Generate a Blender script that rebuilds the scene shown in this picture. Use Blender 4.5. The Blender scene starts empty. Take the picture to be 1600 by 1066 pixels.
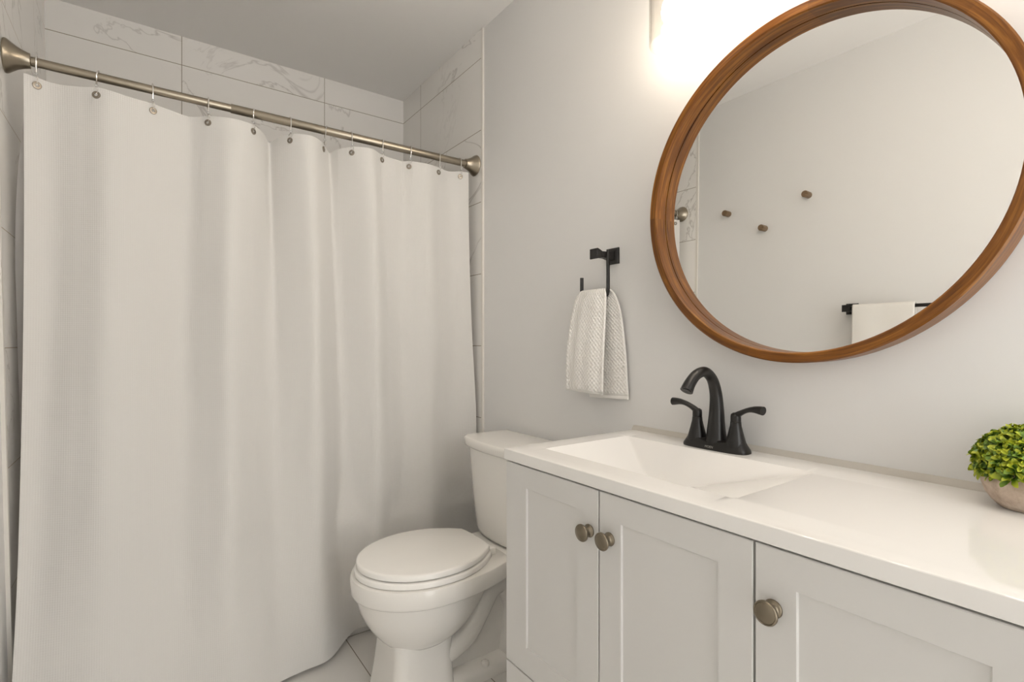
import bpy, bmesh, math, random
import numpy as np
from mathutils import Vector, Matrix
PI = math.pi
S = bpy.context.scene
COL = S.collection

# ------------------------------------------------------------------ camera, world, exposure
cam_data = bpy.data.cameras.new('camera')
cam_data.sensor_fit = 'HORIZONTAL'; cam_data.sensor_width = 36.0; cam_data.lens = 18.0
cam_data.shift_y = 2.5 / 1600; cam_data.clip_start = 0.02
cam = bpy.data.objects.new('camera', cam_data); COL.objects.link(cam)
cam.location = (0, 0, 1.06); cam.rotation_euler = (math.radians(90), 0, math.radians(-35.64))
S.camera = cam
world = bpy.data.worlds.new('world'); S.world = world; world.use_nodes = True
world.node_tree.nodes['Background'].inputs[0].default_value = (1.0, 0.985, 0.955, 1)
world.node_tree.nodes['Background'].inputs[1].default_value = 3.2
S.view_settings.view_transform = 'Standard'; S.view_settings.look = 'None'
S.view_settings.gamma = 1.0; S.view_settings.use_curve_mapping = False
S.view_settings.exposure = 0.34
BULB = 39.0          # emission of the vanity bulbs
FILL = 7.4          # emission of the added, unseen fill lamp on the ceiling
LMX, LMY = .80, .30  # where the added fill lamp hangs

# ------------------------------------------------------------------ room measures (metres)
XR = 1.172           # painted right wall
YB = 2.66            # tiled back wall
YF = -0.95           # wall behind the camera
ZC = 2.399           # ceiling
YT = 1.85            # where the tile of the tub alcove starts (right wall)
YTL = 1.80           # and on the left wall
def XL(z): return -0.290 - 0.020 * (z - 1.06)   # tile face of the left wall, a little out of plumb
TT = 0.007           # tile thickness

# ------------------------------------------------------------------ material helpers
def mat(name, color=(.8, .8, .8), rough=.5, metal=0., **kw):
    m = bpy.data.materials.new(name); m.use_nodes = True
    b = m.node_tree.nodes['Principled BSDF']
    b.inputs['Base Color'].default_value = (*color, 1)
    b.inputs['Roughness'].default_value = rough
    b.inputs['Metallic'].default_value = metal
    for k, v in kw.items():
        b.inputs[k.replace('_', ' ')].default_value = v
    return m
class N:
    """small node-writing helper"""
    def __init__(s, m): s.m = m; s.t = m.node_tree; s.b = s.t.nodes['Principled BSDF']
    def n(s, kind, **kw):
        x = s.t.nodes.new(kind)
        for k, v in kw.items(): setattr(x, k, v)
        return x
    def l(s, a, b): s.t.links.new(a, b)
    def math(s, op, a, b=None, clamp=False):
        x = s.n('ShaderNodeMath', operation=op, use_clamp=clamp)
        for i, v in enumerate((a, b)):
            if v is None: continue
            if isinstance(v, (int, float)): x.inputs[i].default_value = v
            else: s.l(v, x.inputs[i])
        return x.outputs[0]
    def coord(s, which='Object'): return s.n('ShaderNodeTexCoord').outputs[which]
    def sep(s, v):
        x = s.n('ShaderNodeSeparateXYZ'); s.l(v, x.inputs[0]); return x.outputs
    def comb(s, a, b, c=0.):
        x = s.n('ShaderNodeCombineXYZ')
        for i, v in enumerate((a, b, c)):
            if isinstance(v, (int, float)): x.inputs[i].default_value = v
            else: s.l(v, x.inputs[i])
        return x.outputs[0]
    def noise(s, v, scale, detail=3., rough=.5, dist=0.):
        x = s.n('ShaderNodeTexNoise'); s.l(v, x.inputs['Vector'])
        x.inputs['Scale'].default_value = scale; x.inputs['Detail'].default_value = detail
        x.inputs['Roughness'].default_value = rough; x.inputs['Distortion'].default_value = dist
        return x.outputs['Fac']
    def ramp(s, fac, stops):
        x = s.n('ShaderNodeValToRGB'); s.l(fac, x.inputs[0]); e = x.color_ramp.elements
        while len(e) < len(stops): e.new(.5)
        for el, (p, c) in zip(e, stops): el.position = p; el.color = (*c, 1)
        return x.outputs[0]
    def mix(s, fac, a, b):
        x = s.n('ShaderNodeMix', data_type='RGBA')
        if isinstance(fac, (int, float)): x.inputs[0].default_value = fac
        else: s.l(fac, x.inputs[0])
        for i, v in ((6, a), (7, b)):
            if isinstance(v, tuple): x.inputs[i].default_value = (*v, 1)
            else: s.l(v, x.inputs[i])
        return x.outputs[2]
    def bump(s, h, strength=.3, dist=.002):
        x = s.n('ShaderNodeBump'); x.inputs['Strength'].default_value = strength
        x.inputs['Distance'].default_value = dist; s.l(h, x.inputs['Height']); s.l(x.outputs[0], s.b.inputs['Normal'])
    def base(s, c): s.l(c, s.b.inputs['Base Color'])

def paint(name, color, rough=.55):
    m = mat(name, color, rough); q = N(m)
    q.bump(q.noise(q.coord(), 260, 2), .02, .0006); return m
def marble_tile(name, ax, ay, pu, pv, wu, wv, base, vein, grout, gw=.0026, rough=.16, vstr=.62):
    """stacked marble-look tiles: ax/ay are the two surface axes, pu/pv a joint, wu/wv the tile size"""
    m = mat(name, base, rough); q = N(m); c = q.coord(); xyz = q.sep(c)
    lu = q.math('PINGPONG', q.math('SUBTRACT', xyz[ax], pu - 40 * wu), wu / 2)
    lv = q.math('PINGPONG', q.math('SUBTRACT', xyz[ay], pv - 40 * wv), wv / 2)
    g = q.math('LESS_THAN', q.math('MINIMUM', lu, lv), gw / 2)
    # an own vein drawing for every tile
    iu = q.math('FLOOR', q.math('DIVIDE', q.math('SUBTRACT', xyz[ax], pu), wu))
    iv = q.math('FLOOR', q.math('DIVIDE', q.math('SUBTRACT', xyz[ay], pv), wv))
    off = q.comb(q.math('MULTIPLY', iu, 3.71), q.math('MULTIPLY', iv, 5.3), q.math('MULTIPLY', q.math('ADD', iu, iv), 2.7))
    add = q.n('ShaderNodeVectorMath', operation='ADD'); q.l(c, add.inputs[0]); q.l(off, add.inputs[1])
    v = add.outputs[0]
    n1 = q.noise(v, 2.1, 5, .55, .9); n2 = q.noise(v, 1.3, 2)
    d = q.math('ABSOLUTE', q.math('SUBTRACT', n1, .5))
    line = q.math('SUBTRACT', 1., q.math('DIVIDE', d, .010), True)
    soft = q.math('MULTIPLY', q.math('SUBTRACT', 1., q.math('DIVIDE', d, .09), True), .03)
    area = q.math('MULTIPLY', q.math('SUBTRACT', n2, .42, True), 5., True)
    f = q.math('MULTIPLY', q.math('MULTIPLY', q.math('ADD', line, soft), area), vstr, True)
    col = q.mix(f, base, vein); col = q.mix(g, col, grout); q.base(col)
    q.l(q.math('ADD', q.math('MULTIPLY', g, .6), rough), q.b.inputs['Roughness'])
    q.bump(q.math('SUBTRACT', 1., g), .35, .0015)
    return m

M = {}
M['wall'] = paint('wall_paint', (.79, .785, .775), .5)
M['ceil'] = paint('ceiling_paint', (.96, .945, .925), .6)
TB, TV, TG = (.94, .92, .89), (.50, .47, .44), (.30, .25, .19)
M['tile_side'] = marble_tile('side_wall_tile', 1, 2, 2.44, 2.274, .608, .3069, TB, TV, TG)
M['tile_left'] = marble_tile('left_wall_tile', 1, 2, 2.404, 2.274, .608, .3069, TB, TV, TG)
M['tile_back'] = marble_tile('back_wall_tile', 0, 2, .739, 2.274, .608, .3069, TB, TV, TG)
M['floor'] = marble_tile('floor_tile', 0, 1, .583, .62, .305, .61, (.81, .79, .76), (.45, .43, .41), (.24, .21, .17), .003, .22, .45)
M['caulk'] = mat('silicone_caulk', (.60, .565, .51), .45)
M['trim'] = mat('trim_white', (.80, .77, .72), .3)
M['cab'] = mat('cabinet_white', (.72, .71, .69), .38)
M['dark'] = mat('door_gap_shade', (.10, .085, .07), .8)  # dark tone standing in for the shade in the door gaps
M['top'] = mat('cultured_marble', (.90, .885, .86), .035, Specular_IOR_Level=.55)
M['porc'] = mat('vitreous_china', (.89, .87, .83), .08, Specular_IOR_Level=.55)
M['seat'] = mat('seat_plastic', (.96, .945, .91), .14)
M['tub'] = mat('tub_acrylic', (.88, .865, .84), .15)
M['black'] = mat('matte_black_metal', (.007, .0062, .0056), .34, .0, Specular_IOR_Level=.5)
M['mark'] = mat('faucet_mark', (.45, .43, .40), .4, .8)
M['nickel'] = mat('brushed_nickel', (.36, .315, .25), .28, 1.)
M['knob'] = mat('satin_nickel_knob', (.235, .20, .15), .28, 1.)
M['chrome'] = mat('chrome_wire', (.82, .80, .78), .12, 1.)
M['bead'] = mat('glass_bead', (.95, .95, .95), .03, 0., Transmission_Weight=.8, IOR=1.45)
M['grommet'] = mat('metal_grommet', (.34, .30, .25), .3, .9)
M['mirror'] = mat('mirror_silver', (.90, .90, .885), .0, 1.)
M['liner'] = mat('liner_vinyl', (.72, .70, .69), .3)
M['drain'] = mat('drain_metal', (.5, .47, .43), .25, 1.)
q = N(M['nickel']); q.bump(q.noise(q.comb(q.math('MULTIPLY', q.sep(q.coord())[0], .03), q.sep(q.coord())[1], q.sep(q.coord())[2]), 900, 2), .05, .001)

# clear glass that lets the bulb light through: fresnel mix of transparent and glossy
def clear_glass():
    m = bpy.data.materials.new('clear_shade_glass'); m.use_nodes = True; t = m.node_tree; t.nodes.clear()
    o = t.nodes.new('ShaderNodeOutputMaterial'); mx = t.nodes.new('ShaderNodeMixShader')
    tr = t.nodes.new('ShaderNodeBsdfTransparent'); tr.inputs[0].default_value = (.97, .965, .955, 1)
    gl = t.nodes.new('ShaderNodeBsdfGlossy'); gl.inputs['Roughness'].default_value = .03; gl.inputs[0].default_value = (.6, .59, .57, 1)
    lw = t.nodes.new('ShaderNodeLayerWeight'); lw.inputs[0].default_value = .5
    fr = t.nodes.new('ShaderNodeMath'); fr.operation = 'POWER'; t.links.new(lw.outputs['Facing'], fr.inputs[0]); fr.inputs[1].default_value = 3.
    f2 = t.nodes.new('ShaderNodeMath'); f2.operation = 'MULTIPLY_ADD'; t.links.new(fr.outputs[0], f2.inputs[0]); f2.inputs[1].default_value = .7; f2.inputs[2].default_value = .03
    t.links.new(f2.outputs[0], mx.inputs[0]); t.links.new(tr.outputs[0], mx.inputs[1]); t.links.new(gl.outputs[0], mx.inputs[2])
    t.links.new(mx.outputs[0], o.inputs[0]); return m
M['glass'] = clear_glass()
def glow(name, color, strength):
    m = bpy.data.materials.new(name); m.use_nodes = True; t = m.node_tree; t.nodes.clear()
    o = t.nodes.new('ShaderNodeOutputMaterial'); e = t.nodes.new('ShaderNodeEmission')
    e.inputs[0].default_value = (*color, 1); e.inputs[1].default_value = strength
    t.links.new(e.outputs[0], o.inputs[0]); return m
M['bulb'] = glow('lit_bulb', (1., .87, .72), BULB)
M['fill_glow'] = glow('fill_lamp_diffuser', (1., .90, .77), FILL)

def wood(name, c1, c2, c3, rough, seg=0):
    m = mat(name, c2, rough, Specular_IOR_Level=.35, Coat_Weight=.08, Coat_Roughness=.2); q = N(m); uv = q.sep(q.coord('UV'))
    v = q.comb(q.math('MULTIPLY', uv[0], 2.2), q.math('MULTIPLY', uv[1], 40.))
    n = q.noise(v, 3.2, 5, .6, .6)
    col = q.ramp(n, [(.28, c1), (.5, c2), (.72, c3)])
    if seg:
        k = q.n('ShaderNodeTexWhiteNoise', noise_dimensions='2D')
        q.l(q.comb(q.math('FLOOR', q.math('MULTIPLY', uv[0], seg)), q.math('FLOOR', q.math('MULTIPLY', uv[2], 1.))), k.inputs['Vector'])
        hs = q.n('ShaderNodeHueSaturation'); q.l(col, hs.inputs['Color'])
        q.l(q.math('ADD', q.math('MULTIPLY', k.outputs['Value'], .24), .88), hs.inputs['Value']); col = hs.outputs[0]
    q.base(col); q.bump(n, .08, .001); return m
M['wood'] = wood('oiled_acacia', (.075, .021, .002), (.175, .060, .006), (.32, .135, .020), .34, 3.4)
M['peg'] = wood('walnut_peg', (.12, .075, .04), (.19, .125, .07), (.26, .18, .105), .5)

def cloth(name, color, kind):
    m = mat(name, color, .85, Sheen_Weight=.25); q = N(m); uv = q.sep(q.coord('UV'))
    if kind == 'curtain':       # fine waffle weave, ribs about 5 mm apart
        a = q.math('SINE', q.math('MULTIPLY', uv[0], 2 * PI / .0056))
        b = q.math('SINE', q.math('MULTIPLY', uv[1], 2 * PI / .0056))
        n = q.noise(q.comb(q.math('MULTIPLY', uv[0], 5.), q.math('MULTIPLY', uv[1], 16.)), 1., 5, .62, .4)
        q.bump(q.math('ADD', q.math('MULTIPLY', q.math('ADD', a, q.math('MULTIPLY', b, .6)), .5), q.math('MULTIPLY', n, 7.)), .4, .0006)
    else:                       # diamond terry with a flat woven band along both ends (uv z unused: v runs along the cloth)
        k = 2 * PI / .0135
        h = q.math('MULTIPLY', q.math('SINE', q.math('MULTIPLY', uv[0], k)), q.math('SINE', q.math('MULTIPLY', uv[1], k)))
        n = q.noise(q.coord('UV'), 900, 2)
        q.bump(q.math('ADD', h, q.math('MULTIPLY', n, .2)), .6, .0016)
        f = q.math('MULTIPLY', q.math('ADD', h, 1.), .5)
        q.base(q.mix(f, tuple(c * .92 for c in color), color))  # hollows tinted darker: shade of the weave put into the colour
    return m
def translucent(m, fac, color):
    t = m.node_tree; o = t.nodes['Material Output']; b = t.nodes['Principled BSDF']
    tr = t.nodes.new('ShaderNodeBsdfTranslucent'); tr.inputs[0].default_value = (*color, 1)
    mx = t.nodes.new('ShaderNodeMixShader'); mx.inputs[0].default_value = fac
    t.links.new(b.outputs[0], mx.inputs[1]); t.links.new(tr.outputs[0], mx.inputs[2]); t.links.new(mx.outputs[0], o.inputs[0]); return m
M['curtain'] = translucent(cloth('white_waffle_cloth', (.84, .825, .80), 'curtain'), .16, (.88, .86, .83))
translucent(M['liner'], .5, (.85, .84, .83))
M['towel'] = cloth('white_diamond_terry', (.94, .92, .88), 'towel')
M['bath_towel'] = mat('white_terry', (.86, .84, .80), .9); q = N(M['bath_towel']); q.bump(q.noise(q.coord(), 500, 2), .6, .002)
def concrete():
    m = mat('rough_terracotta', (.5, .4, .32), .85); q = N(m); c = q.coord()
    n = q.noise(c, 45, 5, .65); q.base(q.ramp(n, [(.3, (.42, .32, .245)), (.52, (.57, .46, .37)), (.7, (.70, .60, .50))]))
    q.bump(q.noise(c, 160, 4), .4, .002); return m
M['pot'] = concrete()
def leafy():
    m = mat('leaf_green', (.2, .3, .03), .42); q = N(m); uv = q.sep(q.coord('UV'))
    n = q.noise(q.coord(), 85, 2)
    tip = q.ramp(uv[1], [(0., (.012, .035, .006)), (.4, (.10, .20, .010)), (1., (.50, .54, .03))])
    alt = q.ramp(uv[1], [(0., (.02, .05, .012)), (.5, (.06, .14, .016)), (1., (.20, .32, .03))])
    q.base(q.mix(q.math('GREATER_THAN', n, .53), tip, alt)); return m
M['leaf'] = leafy(); M['leaf_core'] = mat('dark_core_green', (.02, .035, .01), .9)

# ------------------------------------------------------------------ object helpers
def link(name, me, m, parent=None, kind=None):
    o = bpy.data.objects.new(name, me); COL.objects.link(o)
    if m is not None: me.materials.append(M[m] if isinstance(m, str) else m)
    if parent is not None: o.parent = parent
    if kind: o['kind'] = kind
    return o
def wloc(p):
    v = Vector((0, 0, 0))
    while p is not None: v += p.location; p = p.parent
    return v
def pydata(name, verts, faces, m, parent=None, uvs=None, smooth=True, angle=35, kind=None):
    off = wloc(parent)
    me = bpy.data.meshes.new(name)
    me.from_pydata([tuple(Vector(v) - off) for v in verts], [], faces)
    if uvs is not None:
        l = me.uv_layers.new(name='UVMap')
        for p in me.polygons:
            for li in p.loop_indices: l.data[li].uv = uvs[me.loops[li].vertex_index]
    bm = bmesh.new(); bm.from_mesh(me); bmesh.ops.recalc_face_normals(bm, faces=bm.faces); bm.to_mesh(me); bm.free()
    if smooth:
        for p in me.polygons: p.use_smooth = True
        me.set_sharp_from_angle(angle=math.radians(angle))
    return link(name, me, m, parent, kind)
class Geo:
    """collects shapes that end up as ONE mesh"""
    def __init__(s): s.v = []; s.f = []; s.uv = []
    def add(s, v, f, uv=None):
        o = len(s.v); s.v += [tuple(p) for p in v]; s.f += [tuple(i + o for i in q) for q in f]
        s.uv += list(uv) if uv is not None else [(p[0], p[1]) for p in v]
    def box(s, x0, x1, y0, y1, z0, z1, b=0.):
        bm = bmesh.new(); bmesh.ops.create_cube(bm, size=1)
        for v in bm.verts: v.co = Vector(((x0 + x1) / 2 + v.co.x * (x1 - x0), (y0 + y1) / 2 + v.co.y * (y1 - y0), (z0 + z1) / 2 + v.co.z * (z1 - z0)))
        if b: bmesh.ops.bevel(bm, geom=list(bm.edges), offset=b, segments=2, affect='EDGES', profile=.6)
        bm.verts.index_update(); s.add([v.co.copy() for v in bm.verts], [[v.index for v in f.verts] for f in bm.faces]); bm.free(); return s
    def loft(s, rings, cap0=True, cap1=True, closed=True):
        n = len(rings[0]); v = [p for r in rings for p in r]; f = []
        for i in range(len(rings) - 1):
            for j in range(n if closed else n - 1):
                k = (j + 1) % n; f.append((i * n + j, i * n + k, (i + 1) * n + k, (i + 1) * n + j))
        if cap0: f.append(tuple(range(n))[::-1])
        if cap1: f.append(tuple((len(rings) - 1) * n + j for j in range(n)))
        uv = []
        for i, r in enumerate(rings):
            for j in range(n): uv.append((j / n, i / max(1, len(rings) - 1)))
        s.add(v, f, uv); return s
    def lathe(s, prof, origin, axis=(0, 0, 1), n=48, cap0=True, cap1=True):
        """prof = [(radius, along axis)]"""
        a = Vector(axis).normalized(); t = Vector((0, 0, 1)) if abs(a.z) < .9 else Vector((1, 0, 0))
        u = a.cross(t).normalized(); w = a.cross(u); o = Vector(origin)
        return s.loft([[o + a * h + (u * math.cos(2 * PI * j / n) + w * math.sin(2 * PI * j / n)) * max(r, 1e-5) for j in range(n)] for r, h in prof], cap0, cap1)
    def tube(s, pts, r, n=12, sx=1., caps=True, up=None):
        """sweep along pts; r a number or a list; sx flattens the section sideways"""
        P = [Vector(p) for p in pts]; R = r if isinstance(r, (list, tuple)) else [r] * len(P)
        rings = []; prev = None
        for i, p in enumerate(P):
            d = (P[min(i + 1, len(P) - 1)] - P[max(i - 1, 0)]).normalized()
            if prev is None:
                t = Vector(up) if up else (Vector((0, 0, 1)) if abs(d.z) < .9 else Vector((1, 0, 0)))
                u = (t - d * t.dot(d)).normalized()
            else: u = (prev - d * prev.dot(d)).normalized()
            prev = u; w = d.cross(u)
            a = R[i] if isinstance(R[i], (list, tuple)) else (R[i], R[i] * sx)
            rings.append([p + u * a[0] * math.cos(2 * PI * j / n) + w * a[1] * math.sin(2 * PI * j / n) for j in range(n)])
        return s.loft(rings, caps, caps)
    def build(s, name, m, parent=None, smooth=True, angle=35, kind=None, uv=False):
        return pydata(name, s.v, s.f, m, parent, s.uv if uv else None, smooth, angle, kind)
def thing(name, label, cat, loc, group=None):
    o = bpy.data.objects.new(name, None); COL.objects.link(o); o.location = loc; o.empty_display_size = .05
    return tag(o, label, cat, group)
def tag(o, label, cat, group=None):
    o['label'] = label; o['category'] = cat
    if group: o['group'] = group
    return o
def spline(pts, n=8):
    """Catmull-Rom through pts"""
    P = [Vector(p) for p in pts]; out = []
    for i in range(len(P) - 1):
        a = P[max(i - 1, 0)]; b = P[i]; c = P[i + 1]; d = P[min(i + 2, len(P) - 1)]
        for k in range(n):
            t = k / n
            out.append(.5 * ((2 * b) + (c - a) * t + (2 * a - 5 * b + 4 * c - d) * t * t + (3 * b - a - 3 * c + d) * t ** 3))
    out.append(P[-1]); return out
def cubic(xs, ys, x):
    """smooth 1-D interpolation (monotone-ish hermite)"""
    xs = np.asarray(xs, float); ys = np.asarray(ys, float); x = np.clip(np.asarray(x, float), xs[0], xs[-1])
    m = np.gradient(ys, xs); i = np.clip(np.searchsorted(xs, x) - 1, 0, len(xs) - 2)
    h = xs[i + 1] - xs[i]; t = (x - xs[i]) / h
    return (2*t**3-3*t**2+1)*ys[i] + (t**3-2*t**2+t)*h*m[i] + (-2*t**3+3*t**2)*ys[i+1] + (t**3-t**2)*h*m[i+1]

# ------------------------------------------------------------------ the setting
Geo().box(-.5, XR + .1, YF - .1, YB + .1, -.1, 0).build('floor', 'floor', smooth=False, kind='structure')
Geo().box(-.5, XR + .1, YF - .1, YB + .1, ZC, ZC + .1).build('ceiling', 'ceil', smooth=False, kind='structure')
wr = Geo().box(XR, XR + .1, YF - .1, YB + .1, 0, ZC).build('wall_right', 'wall', smooth=False, kind='structure')
Geo().box(XR - TT, XR + .002, YT, YB, 0, ZC).build('tile_facing', 'tile_side', wr, smooth=False)
Geo().box(-.5, XR + .1, YB, YB + .1, 0, ZC).build('wall_back', 'tile_back', smooth=False, kind='structure')
Geo().box(-.5, .24, YF - .1, YF, 0, ZC).box(1.08, XR + .1, YF - .1, YF, 0, ZC).box(.24, 1.08, YF - .1, YF, 2.05, ZC).build('wall_front', 'wall', smooth=False, kind='structure')
def leaning(x0, x1, y0, y1):
    v = []
    for z in (0, ZC):
        for dx, y in ((x0, y0), (x1, y0), (x1, y1), (x0, y1)): v.append((XL(z) + dx, y, z))
    return v, [(0, 1, 2, 3), (4, 5, 6, 7), (0, 1, 5, 4), (1, 2, 6, 5), (2, 3, 7, 6), (3, 0, 4, 7)]
wl = pydata('wall_left', *leaning(-.12, -TT, YF - .1, YB + .1), 'wall', smooth=False, kind='structure')
pydata('tile_facing', *leaning(-TT - .002, 0, YTL, YB), 'tile_left', wl, smooth=False)
Geo().box(XR - TT - .0015, XR + .001, YT - .013, YT, 0, ZC, .002).build('trim_1', 'trim', kind='structure')
v, f = leaning(-TT - .001, .0015, YTL - .013, YTL); pydata('trim_2', v, f, 'trim', smooth=False, kind='structure')

# ------------------------------------------------------------------ bathtub behind the curtain
tb = Geo(); ty0, ty1, tx0, tx1, tz = 1.845, YB - .001, -.2675, XR - TT - .001, .36
def rr(x0, x1, y0, y1, z, r, n=6):
    out = []
    for cx, cy, a in ((x1 - r, y1 - r, 0), (x0 + r, y1 - r, 90), (x0 + r, y0 + r, 180), (x1 - r, y0 + r, 270)):
        for k in range(n + 1):
            t = math.radians(a + 90 * k / n); out.append((cx + r * math.cos(t), cy + r * math.sin(t), z))
    return out
tb.loft([rr(tx0, tx1, ty0, ty1, 0, .004), rr(tx0, tx1, ty0, ty1, tz - .012, .004), rr(tx0 + .003, tx1 - .003, ty0 + .004, ty1, tz - .002, .006), rr(tx0 + .01, tx1 - .01, ty0 + .012, ty1 - .004, tz, .01),
         rr(tx0 + .07, tx1 - .07, ty0 + .07, ty1 - .06, tz, .08), rr(tx0 + .09, tx1 - .085, ty0 + .085, ty1 - .075, tz - .02, .09), rr(tx0 + .2, tx1 - .14, ty0 + .13, ty1 - .12, .07, .12), rr(tx0 + .26, tx1 - .2, ty0 + .19, ty1 - .18, .05, .1)])
tub = tb.build('bathtub', 'tub')
tag(tub, 'white bathtub standing behind the shower curtain, its front skirt meeting the floor', 'bathtub')

# ------------------------------------------------------------------ curtain rod
YR, ZR = 1.896, 1.826
lx = XL(ZR) ; rod = thing('curtain_rod', 'brushed nickel tension rod spanning the tub alcove between two flared flanges', 'curtain rod', (.42, YR, ZR))
Geo().lathe([(.0125, 0), (.0125, .5)], (lx + .04, YR, ZR), (1, 0, 0), 24).build('inner_tube', 'nickel', rod)
Geo().lathe([(.0135, 0), (.0145, .0015), (.0145, .9)], (.228, YR, ZR), (1, 0, 0), 24).build('outer_tube', 'nickel', rod)
fl = [(.043, 0), (.0445, .003), (.043, .007), (.036, .016), (.029, .026), (.0235, .038), (.0205, .047), (.0195, .052), (.0175, .053)]
Geo().lathe(fl, (lx + .001, YR, ZR), (1, 0, 0), 40).build('flange', 'nickel', rod)
Geo().lathe(fl, (XR - TT - .001, YR, ZR), (-1, 0, 0), 40).build('flange', 'nickel', rod)

# ------------------------------------------------------------------ shower curtain
HOOKS = [-.24, -.112, .02, .164, .293, .41, .527, .622, .741, .857, .985, 1.085]
ZTOP = 1.785
KX = [-.27, -.215, -.15, -.085, -.04, .02, .075, .115, .164, .227, .293, .335, .358, .378, .41, .467, .52, .548, .562, .585, .622, .688, .735, .80, .835, .87, .92, .985, 1.04, 1.085, 1.13]
KY = [-.016, .004, -.012, -.034, -.022, .0, .018, .032, .0, -.034, -.010, .040, .078, .046, .0, -.040, .006, .048, .064, .030, -.012, -.046, -.006, .008, .016, -.004, -.020, -.002, .010, -.008, -.016]
LX = [-.27, -.215, -.15, -.085, .01, .11, .16, .215, .29, .355, .42, .485, .54, .59, .645, .70, .76, .82, .87, .92, 1.0, 1.08, 1.16]   # the wider folds further down
LY = [-.008, .038, .0, -.044, -.006, .050, .0, -.056, .0, .053, .0, -.058, .0, .052, .0, -.048, -.006, .028, .0, -.028, .006, .020, .0]
BX = [-.27, .0, .20, .34, .425, .51, .575, .63, .70, .80, .95, 1.16]
BY = [1.645, 1.652, 1.664, 1.686, 1.716, 1.742, 1.79, 1.826, 1.80, 1.79, 1.80, 1.80]
def curtain_xy(s, z):
    t = np.clip((ZTOP - z) / (ZTOP - .02), 0, 1)
    xl = -.265 + .004 * t; xr = 1.121 + .030 * np.clip((ZTOP - z) / 1.0, 0, 1)
    x0 = -.265 + s * (1.121 + .265); x = xl + s * (xr - xl)
    w = np.exp(-((ZTOP - z) / .42) ** 1.3)
    fold = cubic(KX, KY, x0) * w + cubic(LX, LY, x0 + .03 * t) * (1 - w) * (1 - .5 * t - .36 * t ** 5) * (1 - .35 * np.clip((x0 - .72) / .2, 0, 1) * t)
    y = 1.896 + (cubic(BX, BY, x) - 1.896) * t ** 2.2 + fold
    y = y + .004 * np.sin(9 * x + 7 * z) * t + .003 * np.sin(23 * x - 11 * z) * t
    lim = 1.837 - .004 + np.clip((z - .40) / .35, 0, 1) * .16     # stays outside the tub front
    d = y - lim
    y = np.where(d > -.02, lim - .02 + .02 * np.tanh((d + .02) / .02), y)
    return x, y
ns, nz = 420, 150
ss = np.linspace(0, 1, ns); tz_ = np.linspace(0, 1, nz) ** 1.15
V = []; UV = []
for k in range(nz):
    z = ZTOP + (.016 - ZTOP) * tz_[k]
    x, y = curtain_xy(ss, np.full(ns, z))
    x0 = -.265 + ss * 1.386
    sag = -.004 * np.abs(np.sin(PI * np.interp(x0, HOOKS, range(12)))) * np.exp(-(ZTOP - z) / .12)
    sag = sag - (.013 * np.exp(-((x0 - .358) / .016) ** 2) + .010 * np.exp(-((x0 - .560) / .016) ** 2)) * np.exp(-(ZTOP - z) / .05)
    hem = .012 * np.clip((x - .50) / .12, 0, 1) * (1 - np.clip((z - .016) / .2, 0, 1))
    for i in range(ns): V.append((x[i], y[i], z + sag[i] + hem[i])); UV.append((x0[i] * 1.12, ZTOP - z))
F = [(k * ns + i, k * ns + i + 1, (k + 1) * ns + i + 1, (k + 1) * ns + i) for k in range(nz - 1) for i in range(ns - 1)]
cur = pydata('shower_curtain', V, F, 'curtain', uvs=UV, angle=180)
tag(cur, 'white waffle weave shower curtain hanging from the nickel rod down to the floor', 'shower curtain')
def cy(x, z):
    s = (x + .265) / 1.386; return float(curtain_xy(np.array([s]), np.array([z]))[1][0])
for hx in HOOKS:
    y = cy(hx, 1.763); dy = (cy(hx + .012, 1.763) - cy(hx - .012, 1.763)) / .024
    nrm = Vector((dy, -1, 0)).normalized()
    Geo().lathe([(.0045, .0012), (.0045, .0030), (.0072, .0034), (.0098, .0026), (.0104, .0010), (.0104, -.002)], (hx, y, 1.763), nrm, 24, False, False).build('grommet', 'grommet', cur)
# hooks: wire over the rod, a clear bead, a loop through the grommet
ORD = ['first', 'second', 'third', 'fourth', 'fifth', 'sixth', 'seventh', 'eighth', 'ninth', 'tenth', 'eleventh', 'twelfth']
for i, hx in enumerate(HOOKS):
    y = cy(hx, 1.763); zz = 1.763
    lab = ('silver wire curtain hook with clear bead, %s from the left end of the rod' % ORD[i]) if 0 < i < 11 else \
          ('silver wire curtain hook with clear bead, nearest the left rod flange' if i == 0 else 'silver wire curtain hook with clear bead, nearest the right rod flange')
    h = thing('curtain_hook', lab, 'curtain hook', (hx, YR, ZR), 'curtain hooks along the rod')
    tw = [0, .004, -.002, .001, .003, .0, .006, .0, .003, .002, .003, .002][i]
    r = .0168; arc = [(hx + tw * math.sin(a), YR + r * math.cos(a), ZR + r * math.sin(a)) for a in [math.radians(d) for d in range(-40, 200, 12)]]
    yb = YR - .5 * r + .5 * (y - YR) - .004
    pts = arc + [tuple(p) for p in spline([arc[-1], (hx, YR - .0155, ZR - .015), (hx, yb, ZR - .032)], 6)[1:]]
    Geo().tube(pts, .0018, 8).build('wire', 'chrome', h)
    Geo().lathe([(.0005, -.0045), (.003, -.0035), (.0042, 0), (.003, .0035), (.0005, .0045)], (hx, yb, ZR - .036), (0, 0, 1), 14).build('bead', 'bead', h)
    lp = spline([(hx, yb, ZR - .040), (hx + .0035, yb - .003, ZR - .048), (hx + .001, y - .005, zz + .003), (hx, y - .0035, zz), (hx - .001, y + .004, zz + .004), (hx - .003, y + .004, ZR - .046), (hx, yb, ZR - .040)], 6)
    Geo().tube(lp, .0009, 6).build('loop', 'chrome', h)
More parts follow.
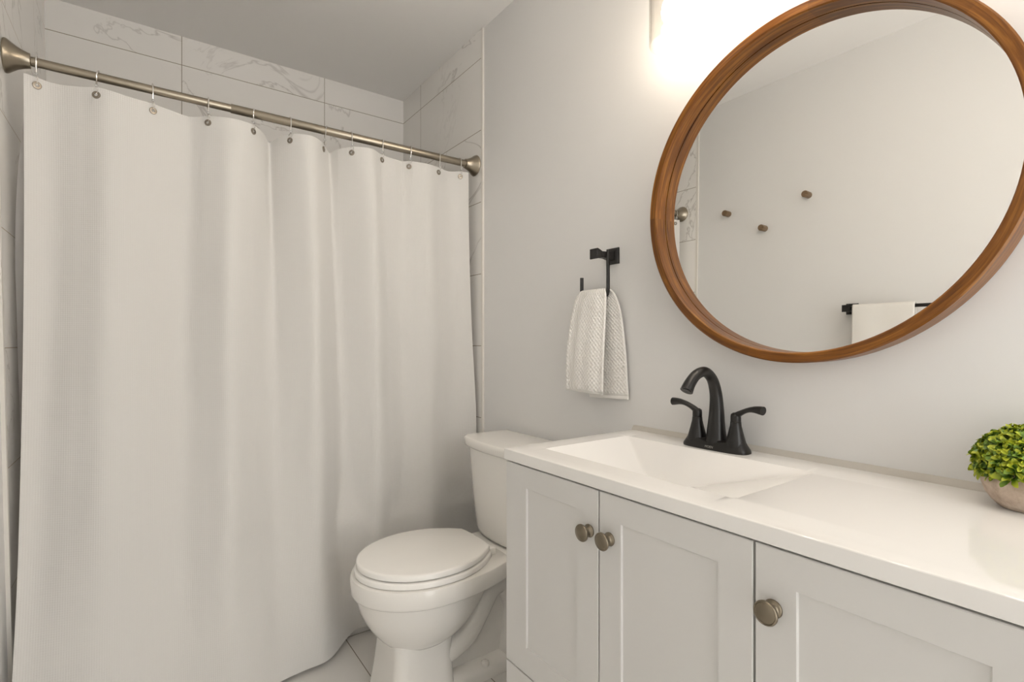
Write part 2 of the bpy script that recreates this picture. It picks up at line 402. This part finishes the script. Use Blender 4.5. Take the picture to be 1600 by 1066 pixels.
# inner liner: its edge shows past the left edge of the curtain
LZ = [1.775, 1.68, 1.52, 1.30, 1.15, .95, .75, .55, .40, .25]
LEX = [-.268, -.270, -.282, -.288, -.2855, -.282, -.277, -.273, -.271, -.270]
V = []; n1, n2 = 90, 60
for k in range(n2):
    z = 1.775 + (.24 - 1.775) * k / (n2 - 1); xe = float(cubic(LZ[::-1], LEX[::-1], z)); t = (1.775 - z) / 1.5
    for i in range(n1):
        s = i / (n1 - 1); x = xe + s * (1.115 - xe)
        y = max(1.918 + .012 * math.sin(14 * x + 1.) * (1 - .3 * t), max(cy(x + d, min(z, 1.783)) for d in (-.03, -.02, -.01, 0, .01, .02, .03)) + .006) + .03 * t
        if z < .45: y = max(y, 1.945)
        V.append((x, y, z))
F = [(k * n1 + i, k * n1 + i + 1, (k + 1) * n1 + i + 1, (k + 1) * n1 + i) for k in range(n2 - 1) for i in range(n1 - 1)]
lin = pydata('shower_liner', V, F, 'liner', angle=180)
tag(lin, 'plain pale shower liner inside the tub, edge showing left of the waffle curtain', 'shower liner')

# ------------------------------------------------------------------ vanity cabinet
XC = .711; VY1, VY0 = 1.0155, -.235
van = thing('vanity_cabinet', 'white shaker vanity cabinet with round nickel knobs under the counter', 'vanity cabinet', ((XC + XR) / 2, .39, 0))
g = Geo().box(XC + .021, XR - .001, VY1 - .019, VY1 - .001, .09, .7775).box(XC + .021, XR - .001, VY0 + .002, VY0 + .020, .09, .7775).box(XC + .021, XR - .001, VY0 + .02, VY1 - .019, .09, .108).box(XR - .014, XR - .001, VY0 + .02, VY1 - .019, .108, .7775).box(XC + .075, XR - .001, VY0 + .01, VY1 - .01, 0, .09)
g.build('carcass', 'cab', van, smooth=False)
Geo().box(XC + .0195, XC + .0212, VY0 + .004, VY1 - .003, .10, .777).build('gap_shade_sheet', 'dark', van, smooth=False)  # dark sheet behind the doors, painted shade for the gaps
def rect(x, y0, y1, z0, z1): return [(x, y0, z0), (x, y1, z0), (x, y1, z1), (x, y0, z1)]
def shaker(name, y0, y1, z0, z1, sl, sr, rt, rb, parent):
    """sl: stile at the far (+Y) side, sr: at the near side"""
    b = .0012; g = Geo()
    a = lambda x, d: rect(x, y0 + d, y1 - d, z0 + d, z1 - d)
    i = lambda x, d: rect(x, y0 + sr + d, y1 - sl - d, z0 + rb + d, z1 - rt - d)
    g.loft([a(XC + .019, 0), a(XC + b, 0), a(XC, b), i(XC, 0), i(XC + .0010, .0006), i(XC + .0040, .0014), i(XC + .0043, .0022)])
    return g.build(name, 'cab', parent, smooth=False)
def knob(y, z, parent):
    p = [(.0125, 0), (.0130, .0015), (.0122, .0035), (.0098, .0046), (.0085, .007), (.0078, .011), (.0082, .0145), (.0105, .0168), (.0150, .0182), (.0168, .0200), (.0170, .0222),
         (.0160, .0240), (.0146, .0246), (.0140, .0240), (.0132, .0246), (.0090, .0262), (.0040, .0270), (.0004, .0272)]
    return Geo().lathe(p, (XC, y, z), (-1, 0, 0), 40).build('knob', 'knob', parent, angle=50)
ZD0, ZD1 = .297, .774
d1 = shaker('door', .7065, VY1, ZD0, ZD1, .0795, .060, .049, .060, van); knob(.730, .690, d1)
d2 = shaker('door', .3970, .7035, ZD0, ZD1, .055, .055, .049, .060, van); knob(.676, .690, d2)
d3 = shaker('door', .0835, .3935, ZD0, ZD1, .057, .057, .049, .060, van); knob(.367, .690, d3)
d4 = shaker('door', VY0, .0805, ZD0, ZD1, .057, .057, .049, .060, van); knob(.053, .690, d4)
def plain(name, y0, y1):
    b = .0012; a = lambda x, d: rect(x, y0 + d, y1 - d, .10 + d, .2935 - d)
    i = lambda x, d: rect(x, y0 + .057 + d, y1 - .057 - d, .145 + d, .245 - d)
    return Geo().loft([a(XC + .019, 0), a(XC + b, 0), a(XC, b), i(XC, 0), i(XC + .0012, .0008), i(XC + .0075, .0055)]).build(name, 'cab', van, smooth=False)
dr = plain('drawer', .3970, VY1); knob(.86, .195, dr); knob(.55, .195, dr)
dr = plain('drawer', VY0, .3935); knob(.24, .195, dr); knob(-.08, .195, dr)

# ------------------------------------------------------------------ vanity top with moulded basin
ZT = .805; TX0, TX1, TY0, TY1 = .7065, XR - .001, VY0 - .003, 1.0175
SX0, SX1, SY0, SY1 = .782, 1.072, .466, .956
def basin(x, y):
    if not (SX0 < x < SX1 and SY0 < y < SY1): return 0.
    ds = [(SX1 - x) * .95, (x - SX0) * 1.25, (SY1 - y) * .57, (y - SY0) * .30]
    k = .0020 + .0022 * min(1., max(0., (.75 - y) / .22)); m = min(ds)
    m = m - k * math.log(sum(math.exp(-(d - m) / k) for d in ds))
    m = max(m, 0.); D = .112
    return -m / (1 + (m / D) ** 6) ** (1 / 6)
xs = sorted(set([TX0 + .004, TX1] + [SX0 + (SX1 - SX0) * i / 84 for i in range(85)] + [.74, 1.12]))
ys = sorted(set([TY0 + .004, TY1 - .004] + [SY0 + (SY1 - SY0) * i / 130 for i in range(131)] + [0, .2, .98]))
V = [(x, y, ZT + basin(x, y)) for x in xs for y in ys]; nx, ny = len(xs), len(ys)
F = [(i * ny + j, (i + 1) * ny + j, (i + 1) * ny + j + 1, i * ny + j + 1) for i in range(nx - 1) for j in range(ny - 1)]
g = Geo(); g.add(V, F)
# rounded edge and underside: loop round the outline
loop = [(i * ny) for i in range(nx)] + [((nx - 1) * ny + j) for j in range(1, ny)] + [(i * ny + ny - 1) for i in range(nx - 2, -1, -1)] + [j for j in range(ny - 2, 0, -1)]
prev = loop
for off, dz in ((.0020, -.0003), (.0034, -.0010), (.004, -.0022), (.004, -.0245), (.003, -.0265), (-.01, -.0268)):
    new = []
    for idx in loop:
        x, y, z = V[idx]
        nxv = -off if abs(x - xs[0]) < 1e-9 else 0
        nyv = -off if abs(y - ys[0]) < 1e-9 else (off if abs(y - ys[-1]) < 1e-9 else 0)
        g.v.append((x + nxv, y + nyv, ZT + dz)); g.uv.append((0, 0)); new.append(len(g.v) - 1)
    for a in range(len(loop)):
        b = (a + 1) % len(loop); g.f.append((prev[a], prev[b], new[b], new[a]))
    prev = new
top = g.build('sink_counter', 'top', angle=24)
tag(top, 'glossy white vanity counter with a moulded rectangular basin at its left end', 'counter')
Geo().loft([[(XR + .001, y, ZT - .002), (XR - .010, y, ZT - .002), (XR - .0098, y, ZT + .0006), (XR - .0075, y, ZT + .005), (XR - .004, y, ZT + .0095), (XR - .0004, y, ZT + .0125), (XR + .001, y, ZT + .0125)] for y in (TY0, TY1)]).build('caulk_bead', 'caulk', top, angle=60)
zb = ZT + basin(.94, .70)
Geo().lathe([(.001, .001), (.016, .001), (.019, .003), (.023, .003), (.0235, -.002)], (.94, .70, zb + .001), (0, 0, 1), 32, False, False).build('drain', 'drain', top)

# ------------------------------------------------------------------ faucet
FX, FY = 1.116, .715
fau = thing('faucet', 'matte black two handle faucet with arched spout on the vanity counter', 'faucet', (FX, FY, ZT))
def oval(cx, cy_, z, rx, ry, n=64, e=2.6):
    out = []
    for j in range(n):
        a = 2 * PI * j / n; c, s_ = math.cos(a), math.sin(a)
        out.append((cx + rx * math.copysign(abs(c) ** (2 / e), c), cy_ + ry * math.copysign(abs(s_) ** (2 / e), s_), z))
    return out
def saddle(p):
    x, y, z = p; return p
rings = []
for rx, ry, z, dip in ((.029, .083, .0, 0), (.0295, .0835, .003, 0), (.0285, .0825, .0075, 0), (.026, .079, .013, .2), (.0235, .0755, .0185, .6), (.0225, .0735, .0225, 1.), (.019, .070, .0240, 1.)):
    r = []
    for (x, y, zz) in oval(FX, FY, ZT + z, rx, ry, 72, 3.4):
        c = math.exp(-((y - FY) / .030) ** 2); r.append((x, y, zz - .006 * dip * c))
    rings.append(r)
Geo().loft(rings).build('base_plate', 'black', fau, angle=40)
sp = spline([(FX + .002, FY, ZT + .014), (FX + .002, FY, ZT + .05), (FX + .003, FY, ZT + .095), (FX - .001, FY, ZT + .135), (FX - .016, FY, ZT + .168), (FX - .044, FY, ZT + .186), (FX - .076, FY, ZT + .181), (FX - .101, FY, ZT + .163), (FX - .115, FY, ZT + .145)], 8)
rad = cubic([0, .08, .25, .45, .65, .85, 1.], [.0275, .0228, .0168, .0132, .0120, .0126, .0146], np.linspace(0, 1, len(sp)))
Geo().tube(sp, [float(r) for r in rad], 28, up=(1, 0, 0)).build('spout', 'black', fau, angle=50)
e = Vector(sp[-1]); d = (e - Vector(sp[-2])).normalized()
Geo().lathe([(.0105, -.001), (.0105, .0012), (.008, .0014), (.001, .0005)], e, d, 24, False).build('aerator', 'black', fau)
for sgn, tip, rise in ((1, .068, .006), (-1, .068, .004)):
    hy = FY + sgn * .051
    Geo().lathe([(.0242, .012), (.0238, .019), (.0205, .030), (.0160, .047), (.0125, .062), (.0118, .070), (.0119, .071)], (FX, hy, ZT), (0, 0, 1), 36).build('handle_post', 'black', fau, angle=50)
    g = Geo().lathe([(.0112, 0), (.0114, .001), (.0113, .012), (.0105, .017), (.0060, .0205)], (FX, hy, ZT + .0715), (0, 0, 1), 32)
    lv = spline([(FX, hy - sgn * .002, ZT + .083), (FX, hy + sgn * .012, ZT + .0925), (FX - .002, hy + sgn * .030, ZT + .101), (FX - .004, hy + sgn * .048, ZT + .1045), (FX - .006, hy + sgn * tip, ZT + .1035)], 6)
    k = len(lv)
    rr_ = [(.0088 - .0034 * math.sin(PI * min(1, i / k * 1.15)) + .0012 * (i / k) ** 3, .0092 + .0022 * (i / k) ** 2) for i in range(k)]
    g.tube(lv, rr_, 20, up=(0, 0, 1)); g.build('handle', 'black', fau, angle=45)
# tiny pale maker's mark on the front of the base
cu = bpy.data.curves.new('maker_mark', 'FONT'); cu.body = 'MOEN'; cu.size = .0075; cu.align_x = 'CENTER'; cu.align_y = 'CENTER'; cu.extrude = .0001
tmp = bpy.data.objects.new('tmp', cu); COL.objects.link(tmp); dg = bpy.context.evaluated_depsgraph_get()
me = bpy.data.meshes.new_from_object(tmp.evaluated_get(dg)); bpy.data.objects.remove(tmp)
me.transform(Matrix.Translation((-.0292, 0, .0078)) @ Matrix.Rotation(math.radians(-90), 4, 'Z') @ Matrix.Rotation(math.radians(76), 4, 'X'))
me.materials.clear(); link('maker_mark', me, 'mark', fau)

# ------------------------------------------------------------------ round mirror
MY, MZ, MRI, MRO, MXF, MXG = .535, 1.3934, .3544, .3765, 1.112, 1.152
mir = thing('round_mirror', 'large round mirror in a deep brown wooden frame on the right wall', 'mirror', (XR, MY, MZ))
n = 160
prof = [(MRO - .004, XR - .0005), (MRO, XR - .004), (MRO, MXF + .003), (MRO - .003, MXF), (MRI + .0025, MXF), (MRI, MXF + .0025), (MRI, MXG - .0016), (MRI + .006, MXG - .0016), (MRI + .006, MXG + .004), (MRI + .006, XR - .0005)]
V = []; UV = []; L = 0.
for i, (r, x) in enumerate(prof):
    if i: L += math.hypot(r - prof[i - 1][0], x - prof[i - 1][1])
    for j in range(n + 1):
        a = 2 * PI * j / n; V.append((x, MY + r * math.cos(a), MZ + r * math.sin(a))); UV.append((a * MRI, L))
F = []
np_ = len(prof)
for i in range(np_ - 1):
    for j in range(n): F.append((i * (n + 1) + j, i * (n + 1) + j + 1, (i + 1) * (n + 1) + j + 1, (i + 1) * (n + 1) + j))
for j in range(n): F.append(((np_ - 1) * (n + 1) + j, (np_ - 1) * (n + 1) + j + 1, j + 1, j))
pydata('frame', V, F, 'wood', mir, UV, angle=40)
Geo().lathe([(MRI + .005, 0), (MRI + .005, .003)], (MXG + .003, MY, MZ), (-1, 0, 0), 128).build('glass', 'mirror', mir, angle=30)

# ------------------------------------------------------------------ vanity light above the mirror
LXP, LZB = 1.07, 1.805
vl = thing('vanity_light', 'three light vanity fixture with clear glass cylinder shades above the round mirror', 'wall light', (XR, .551, 2.02))
Geo().box(XR - .022, XR - .0005, .351, .751, 1.985, 2.095, .004).build('back_plate', 'nickel', vl)
Geo().tube([(1.115, .256, 2.04), (1.115, .846, 2.04)], .009, 16).build('cross_bar', 'nickel', vl)
Geo().tube([(XR - .02, .551, 2.04), (1.11, .551, 2.04)], .012, 16).build('stem', 'nickel', vl)
for sy in (.801, .551, .301):
    Geo().tube(spline([(1.115, sy, 2.04), (1.085, sy, 2.041), (LXP, sy, 2.03), (LXP, sy, 2.004)], 6), .007, 14).build('arm', 'nickel', vl)
    Geo().lathe([(.012, 0), (.030, -.006), (.031, -.012), (.021, -.014), (.021, -.055), (.016, -.058)], (LXP, sy, 2.007), (0, 0, 1), 32).build('socket', 'nickel', vl)
    sh = Geo().lathe([(.026, .191), (.050, .190), (.0585, .182), (.0595, .15), (.0595, .003), (.0590, 0.), (.0570, 0.), (.0565, .003), (.0565, .15), (.0558, .179), (.049, .187), (.026, .188)], (LXP, sy, LZB), (0, 0, 1), 56, False, False).build('glass_shade', 'glass', vl)
    Geo().lathe([(.013, .0), (.0135, -.012), (.018, -.028), (.027, -.046), (.030, -.062), (.0285, -.076), (.022, -.088), (.012, -.095), (.001, -.0965)], (LXP, sy, 1.950), (0, 0, 1), 32).build('bulb', 'bulb', vl)

# ------------------------------------------------------------------ towel ring and hand towel
tr_ = thing('towel_ring', 'matte black open towel ring on the wall left of the round mirror', 'towel ring', (XR, 1.098, 1.325))
def sq(x, y, z, h, w=None):
    w = w or h; return [(x, y - w, z - h), (x, y + w, z - h), (x, y + w, z + h), (x, y - w, z + h)]
RY, RZ = 1.098, 1.325
Geo().loft([sq(XR - .0005, RY, RZ, .0245), sq(XR - .006, RY, RZ, .0245), sq(XR - .009, RY, RZ, .022), sq(XR - .0115, RY, RZ, .016)]).build('wall_plate', 'black', tr_, smooth=False)
Geo().loft([sq(XR - .011, RY, RZ, .0135), sq(XR - .040, RY, RZ, .0095), sq(XR - .058, RY, RZ, .0092), sq(XR - .070, RY, RZ, .0125), sq(XR - .084, RY, RZ, .0155), sq(XR - .087, RY, RZ, .0145)]).build('post', 'black', tr_, smooth=False)
RX = XR - .034
pts = spline([(RX, RY - .010, RZ + .014), (RX - .004, RY - .013, RZ - .01), (RX - .006, RY - .015, RZ - .05), (RX - .004, RY - .013, RZ - .095), (RX - .002, RY - .010, RZ - .113), (RX, RY - .002, RZ - .122), (RX, RY + .015, RZ - .124), (RX, RY + .07, RZ - .124), (RX, RY + .094, RZ - .123), (RX, RY + .103, RZ - .116), (RX, RY + .105, RZ - .105), (RX, RY + .105, RZ - .058)], 6)
Geo().tube(pts, [(.0062, .0045)] * len(pts), 12, up=(1, 0, 0)).build('ring', 'black', tr_, angle=60)
# towel draped over the lower bar: t runs front hem -> over the bar -> rear hem
TZ = RZ - .124; path = [(-.028, .906), (-.030, .93), (-.030, 1.0), (-.026, 1.08), (-.021, 1.15), (-.0165, 1.195), (-.011, TZ + .017), (0., TZ + .022), (.010, TZ + .016), (.0125, 1.19), (.014, 1.15), (.016, 1.08), (.0175, 1.0), (.018, .93), (.018, .889)]
pp = spline([(p[0], 0, p[1]) for p in path], 6); nt = len(pp); nw = 34
yl = cubic([0, .2, .36, .47, .5, .53, .64, .8, 1], [1.249, 1.240, 1.214, 1.194, 1.191, 1.190, 1.195, 1.200, 1.185], np.linspace(0, 1, nt))
yr = cubic([0, .2, .36, .47, .5, .53, .64, .8, 1], [1.090, 1.083, 1.085, 1.094, 1.095, 1.092, 1.066, 1.040, 1.026], np.linspace(0, 1, nt))
V = []; UV = []; L = 0.
for k, p in enumerate(pp):
    if k: L += (pp[k] - pp[k - 1]).length
    am = abs(k / (nt - 1) - .5) * 2
    for i in range(nw):
        s = i / (nw - 1); y = yl[k] + (yr[k] - yl[k]) * s
        wav = (.0035 * math.sin(s * 7.5 + .6) + .0025 * math.sin(s * 15)) * (.25 + .75 * am)
        x = RX + p.x + (wav if p.x < 0 else wav * .5)
        V.append((min(x, XR - .006), y, p.z + .006 * (s - .5) * (1 if k > nt / 2 else -1) * am)); UV.append((s * .17, L) if 2 < k < nt - 3 else (0., 0.))
F = [(k * nw + i, k * nw + i + 1, (k + 1) * nw + i + 1, (k + 1) * nw + i) for k in range(nt - 1) for i in range(nw - 1)]
ht = pydata('hand_towel', V, F, 'towel', uvs=UV, angle=180)
md = ht.modifiers.new('thickness', 'SOLIDIFY'); md.thickness = .006; md.offset = 0
tag(ht, 'white diamond weave hand towel folded over the black towel ring', 'towel')

# ------------------------------------------------------------------ toilet
TYC = 1.45
wc = thing('toilet', 'white two piece toilet with closed lid between vanity and tub', 'toilet', (.83, TYC, 0))
def egg(z, tip, wide, hw, back, hb, n=72, e=2.0, dx=0.):
    """plan outline: pointed towards -X; widest hw at x=wide; flat back at x=back with half width hb"""
    out = []; h = n // 2
    half = []
    m1 = 20
    for i in range(m1 + 1):
        a = PI / 2 * i / m1; half.append((wide - (wide - tip) * abs(math.cos(a)) ** (2 / e), hw * abs(math.sin(a)) ** (2 / e)))
    m2 = 14
    for i in range(1, m2 + 1):
        t = i / m2; half.append((wide + (back - wide) * t, hw + (hb - hw) * (t ** 2.2)))
    r = .35
    for i in range(1, 4): half.append((back + .004 * i / 3, hb * (1 - .12 * i)))
    pts = [(x, TYC + y, z) for x, y in half] + [(x, TYC - y, z) for x, y in reversed(half[1:])]
    return pts
# bowl with rim band, pedestal, trapway and foot as one casting
g = Geo()
g.loft([egg(.166, .590, .68, .088, .735, .07), egg(.172, .576, .68, .102, .750, .085), egg(.186, .562, .68, .117, .765, .098), egg(.212, .541, .685, .138, .785, .112), egg(.242, .522, .69, .154, .805, .122), egg(.275, .508, .69, .165, .825, .130), egg(.305, .500, .69, .171, .84, .134), egg(.330, .497, .69, .173, .85, .134)])
g.loft([egg(.3225, .500, .70, .170, .94, .118), egg(.3235, .488, .70, .179, .942, .127), egg(.327, .4845, .70, .1825, .943, .131), egg(.332, .4835, .70, .1835, .943, .132), egg(.370, .481, .70, .185, .945, .133), egg(.3765, .484, .70, .182, .943, .131), egg(.379, .490, .70, .176, .94, .127)])
def rbox(x0, x1, hw, z, r=.03): return rr(x0, x1, TYC - hw, TYC + hw, z, r, 6)
g.loft([rbox(.555, .765, .110, 0, .035), rbox(.560, .765, .106, .02, .035), rbox(.570, .762, .101, .08, .034), rbox(.577, .760, .098, .14, .034), rbox(.580, .765, .096, .180, .036), rbox(.586, .770, .090, .205, .04)])
g.loft([rbox(.89, 1.155, .122, .3225, .03), rbox(.88, 1.16, .128, .327, .03), rbox(.875, 1.162, .131, .3695, .03), rbox(.877, 1.16, .128, .3758, .03), rbox(.885, 1.155, .122, .3783, .03)])   # rear deck
g.loft([rbox(.72, 1.06, .052, 0.02, .03), rbox(.72, 1.06, .052, .16, .03), rbox(.72, 1.08, .060, .33, .03)])   # web behind the pedestal
g.loft([rbox(.70, 1.055, .098, 0, .045), rbox(.70, 1.055, .098, .022, .045), rbox(.705, 1.05, .092, .035, .045), rbox(.72, 1.04, .060, .050, .04)])   # foot
for sg in (-1, 1):
    g.tube(spline([(.68, TYC + sg * .050, .115), (.75, TYC + sg * .056, .120), (.815, TYC + sg * .058, .150), (.86, TYC + sg * .058, .205), (.905, TYC + sg * .056, .265), (.96, TYC + sg * .052, .275), (1.0, TYC + sg * .05, .21), (1.0, TYC + sg * .05, .12), (.985, TYC + sg * .05, .02)], 6), .040, 24)
bowl = g.build('bowl', 'porc', wc, angle=40)
# tank and lid
def tankring(z, hw, xf, bow, xb=1.158, n=14):
    out = []
    r = .03
    for i in range(n + 1):
        t = -1 + 2 * i / n; out.append((xf - bow * (1 - t * t) + .014 * abs(t) ** 12, TYC + hw * t * (1 - .0 * t), z))
    for i in range(n + 1):
        t = 1 - 2 * i / n; out.append((xb, TYC + (hw - .004) * t, z))
    return out
Geo().loft([tankring(.3795, .150, .998, .030), tankring(.388, .160, .991, .034), tankring(.40, .164, .989, .035), tankring(.50, .178, .982, .034), tankring(.60, .191, .977, .031), tankring(.686, .202, .973, .028)]).build('tank', 'porc', wc, angle=40)
Geo().loft([tankring(.682, .206, .972, .028, 1.160), tankring(.684, .214, .966, .029, 1.162), tankring(.690, .2185, .963, .029, 1.163), tankring(.704, .2195, .962, .029, 1.163), tankring(.713, .2185, .963, .029, 1.162), tankring(.7162, .215, .967, .028, 1.160), tankring(.717, .209, .972, .027, 1.156)]).build('tank_lid', 'porc', wc, angle=60)
def slab(z0, z1, tip, hw, back, hb, b):
    return [egg(z0, tip + b, .70, hw - b, back - b, hb - b), egg(z0 + b * .5, tip, .70, hw, back, hb), egg(z1 - b, tip, .70, hw, back, hb), egg(z1 - b * .3, tip + b * .5, .70, hw - b * .5, back - b * .5, hb - b * .5), egg(z1, tip + b * 1.6, .70, hw - b * 1.6, back - b, hb - b * 1.4)]
Geo().loft(slab(.3800, .3980, .493, .177, .895, .092, .004)).build('seat', 'seat', wc, angle=50)
Geo().loft(slab(.4005, .4200, .499, .173, .890, .088, .005)).build('seat_lid', 'seat', wc, angle=50)
for sg in (-1, 1):
    Geo().box(.893, .918, TYC + sg * .066 - .016, TYC + sg * .066 + .016, .3795, .402, .004).build('hinge', 'seat', wc)
    Geo().lathe([(.0135, .0), (.0135, .008), (.012, .013), (.008, .0165), (.001, .0175)], (.878, TYC + sg * .078, .034), (0, 0, 1), 24).build('bolt_cap', 'porc', wc, angle=50)

# ------------------------------------------------------------------ potted plant
PX, PY = 1.098, .175
pl = thing('potted_plant', 'small bright green artificial plant in a round clay pot on the counter', 'potted plant', (PX, PY, ZT))
Geo().lathe([(.030, .0), (.034, .001), (.043, .010), (.051, .022), (.0555, .036), (.0560, .047), (.0530, .060), (.0490, .068), (.0465, .070), (.0445, .068), (.0440, .060)], (PX, PY, ZT), (0, 0, 1), 56, True, True).build('pot', 'pot', pl, angle=60)
Geo().lathe([(.043, .058), (.0480, .070), (.046, .085), (.036, .100), (.02, .108), (.001, .111)], (PX, PY, ZT), (0, 0, 1), 24).build('foliage_core', 'leaf_core', pl)  # very dark green body filling the middle of the foliage
random.seed(11); V = []; F = []; UV = []
C0 = Vector((PX, PY, ZT + .066))
for k in range(150):
    ga = k * 2.39996; zz = 1 - 1.28 * (k + .5) / 150; rxy = math.sqrt(max(0, 1 - zz * zz))
    nrm = Vector((rxy * math.cos(ga), rxy * math.sin(ga), zz))
    root = C0 + Vector((nrm.x * .050, nrm.y * .050, nrm.z * .046)) * random.uniform(.92, 1.06)
    if root.x > XR - .022: continue
    up = (nrm + Vector((0, 0, .25)) + Vector((random.uniform(-.25, .25), random.uniform(-.25, .25), random.uniform(-.2, .2)))).normalized()
    a = up.orthogonal().normalized(); b = up.cross(a); ph = random.uniform(0, 6.28)
    for ring_, cnt, lean, ln in ((0, 4, .42, .0195), (1, 6, .95, .0235)):
        for j in range(cnt):
            t = ph + 2 * PI * j / cnt + ring_ * .5 + random.uniform(-.15, .15); out = a * math.cos(t) + b * math.sin(t)
            side = up.cross(out); l = ln * random.uniform(.8, 1.15); w = l * .20; o = len(V)
            d = (up * math.cos(lean) + out * math.sin(lean)).normalized(); nn = d.cross(side)
            for q_, wid, lift in ((0., .35, 0.), (.35, .75, .0005), (.7, 1., .0004), (.92, .62, -.0006), (1., .12, -.0012)):
                c = root + d * l * q_ + nn * lift * 1.5
                V += [c - side * w * wid + nn * w * wid * .35, c, c + side * w * wid + nn * w * wid * .35]; UV += [(0, q_), (.5, q_), (1, q_)]
            for r_ in range(4):
                for h in range(2): F.append((o + r_ * 3 + h, o + r_ * 3 + h + 1, o + r_ * 3 + h + 4, o + r_ * 3 + h + 3))
me = bpy.data.meshes.new('foliage'); me.from_pydata([tuple(Vector(v) - Vector(pl.location)) for v in V], [], F)
uvl = me.uv_layers.new(name='UVMap')
for p in me.polygons:
    p.use_smooth = True
    for li in p.loop_indices: uvl.data[li].uv = UV[me.loops[li].vertex_index]
link('foliage', me, 'leaf', pl)

# ------------------------------------------------------------------ left wall, seen in the mirror: pegs and towel bar
for (py, pz, lab) in ((1.596, 1.767, 'short round wooden wall peg nearest the tub, seen in the mirror'),
                      (1.392, 1.651, 'short round wooden wall peg, lowest of the three in the mirror'),
                      (1.178, 1.774, 'short round wooden wall peg, furthest from the tub in the mirror')):
    x = XL(pz) - TT
    g = Geo().lathe([(.0150, .0005), (.0155, .002), (.0160, .043), (.0150, .0455), (.0003, .046)], (x, py, pz), (1, 0, 0), 32)
    g.uv = [(p[0] * 3, math.atan2(p[1] - py, p[2] - pz) * .05) for p in g.v]
    tag(g.build('wall_peg', 'peg', angle=50, uv=True), lab, 'wall peg', 'wooden pegs on the left wall')
BZ = 1.212; bx = XL(BZ) - TT
bar = thing('towel_bar', 'matte black square towel bar on the left wall, seen in the mirror', 'towel bar', (bx, .67, BZ))
for yy in (.985, .375):
    s2 = lambda d, h: [(bx + d, yy - h, BZ - h), (bx + d, yy + h, BZ - h), (bx + d, yy + h, BZ + h), (bx + d, yy - h, BZ + h)]
    Geo().loft([s2(.0005, .0245), s2(.006, .0245), s2(.009, .022), s2(.0115, .016)]).build('wall_plate', 'black', bar, smooth=False)
    Geo().loft([s2(.011, .0135), s2(.04, .0095), s2(.05, .0095), s2(.06, .0125), s2(.074, .0155), s2(.077, .0145)]).build('post', 'black', bar, smooth=False)
Geo().box(bx + .047, bx + .059, .375, .985, BZ - .007, BZ + .007, .0015).build('bar', 'black', bar)
V = []; nw = 40
pp = spline([(.0255, 0, BZ - .36), (.030, 0, BZ - .2), (.036, 0, BZ - .08), (.0415, 0, BZ - .012), (.044, 0, BZ + .009), (.053, 0, BZ + .0135), (.062, 0, BZ + .009), (.0655, 0, BZ - .012), (.068, 0, BZ - .08), (.072, 0, BZ - .25), (.072, 0, BZ - .42)], 6)
for k, p in enumerate(pp):
    for i in range(nw):
        s = i / (nw - 1); am = abs(k / (len(pp) - 1) - .5) * 2
        V.append((bx + p.x + .004 * math.sin(s * 9) * am * (1 if p.x > .05 else .5), .962 - s * .225, p.z))
F = [(k * nw + i, k * nw + i + 1, (k + 1) * nw + i + 1, (k + 1) * nw + i) for k in range(len(pp) - 1) for i in range(nw - 1)]
bt = pydata('bath_towel', V, F, 'bath_towel', angle=180)
md = bt.modifiers.new('thickness', 'SOLIDIFY'); md.thickness = .007; md.offset = 0
tag(bt, 'white bath towel folded over the black towel bar, seen in the mirror', 'towel')

# ------------------------------------------------------------------ fill lamp added out of view to light the rest of the room
cl = thing('fill_lamp', 'added round semi flush fill lamp on the ceiling, out of view', 'fill light', (LMX, LMY, ZC))
Geo().lathe([(.060, 0), (.062, -.004), (.062, -.018), (.050, -.024), (.010, -.026), (.010, -.10), (.030, -.105)], (LMX, LMY, ZC - .0005), (0, 0, 1), 48).build('base', 'trim', cl)
Geo().lathe([(.148, -.085), (.152, -.088), (.152, -.150), (.145, -.162), (.10, -.172), (.001, -.176)], (LMX, LMY, ZC), (0, 0, 1), 64, False).build('diffuser', 'fill_glow', cl)
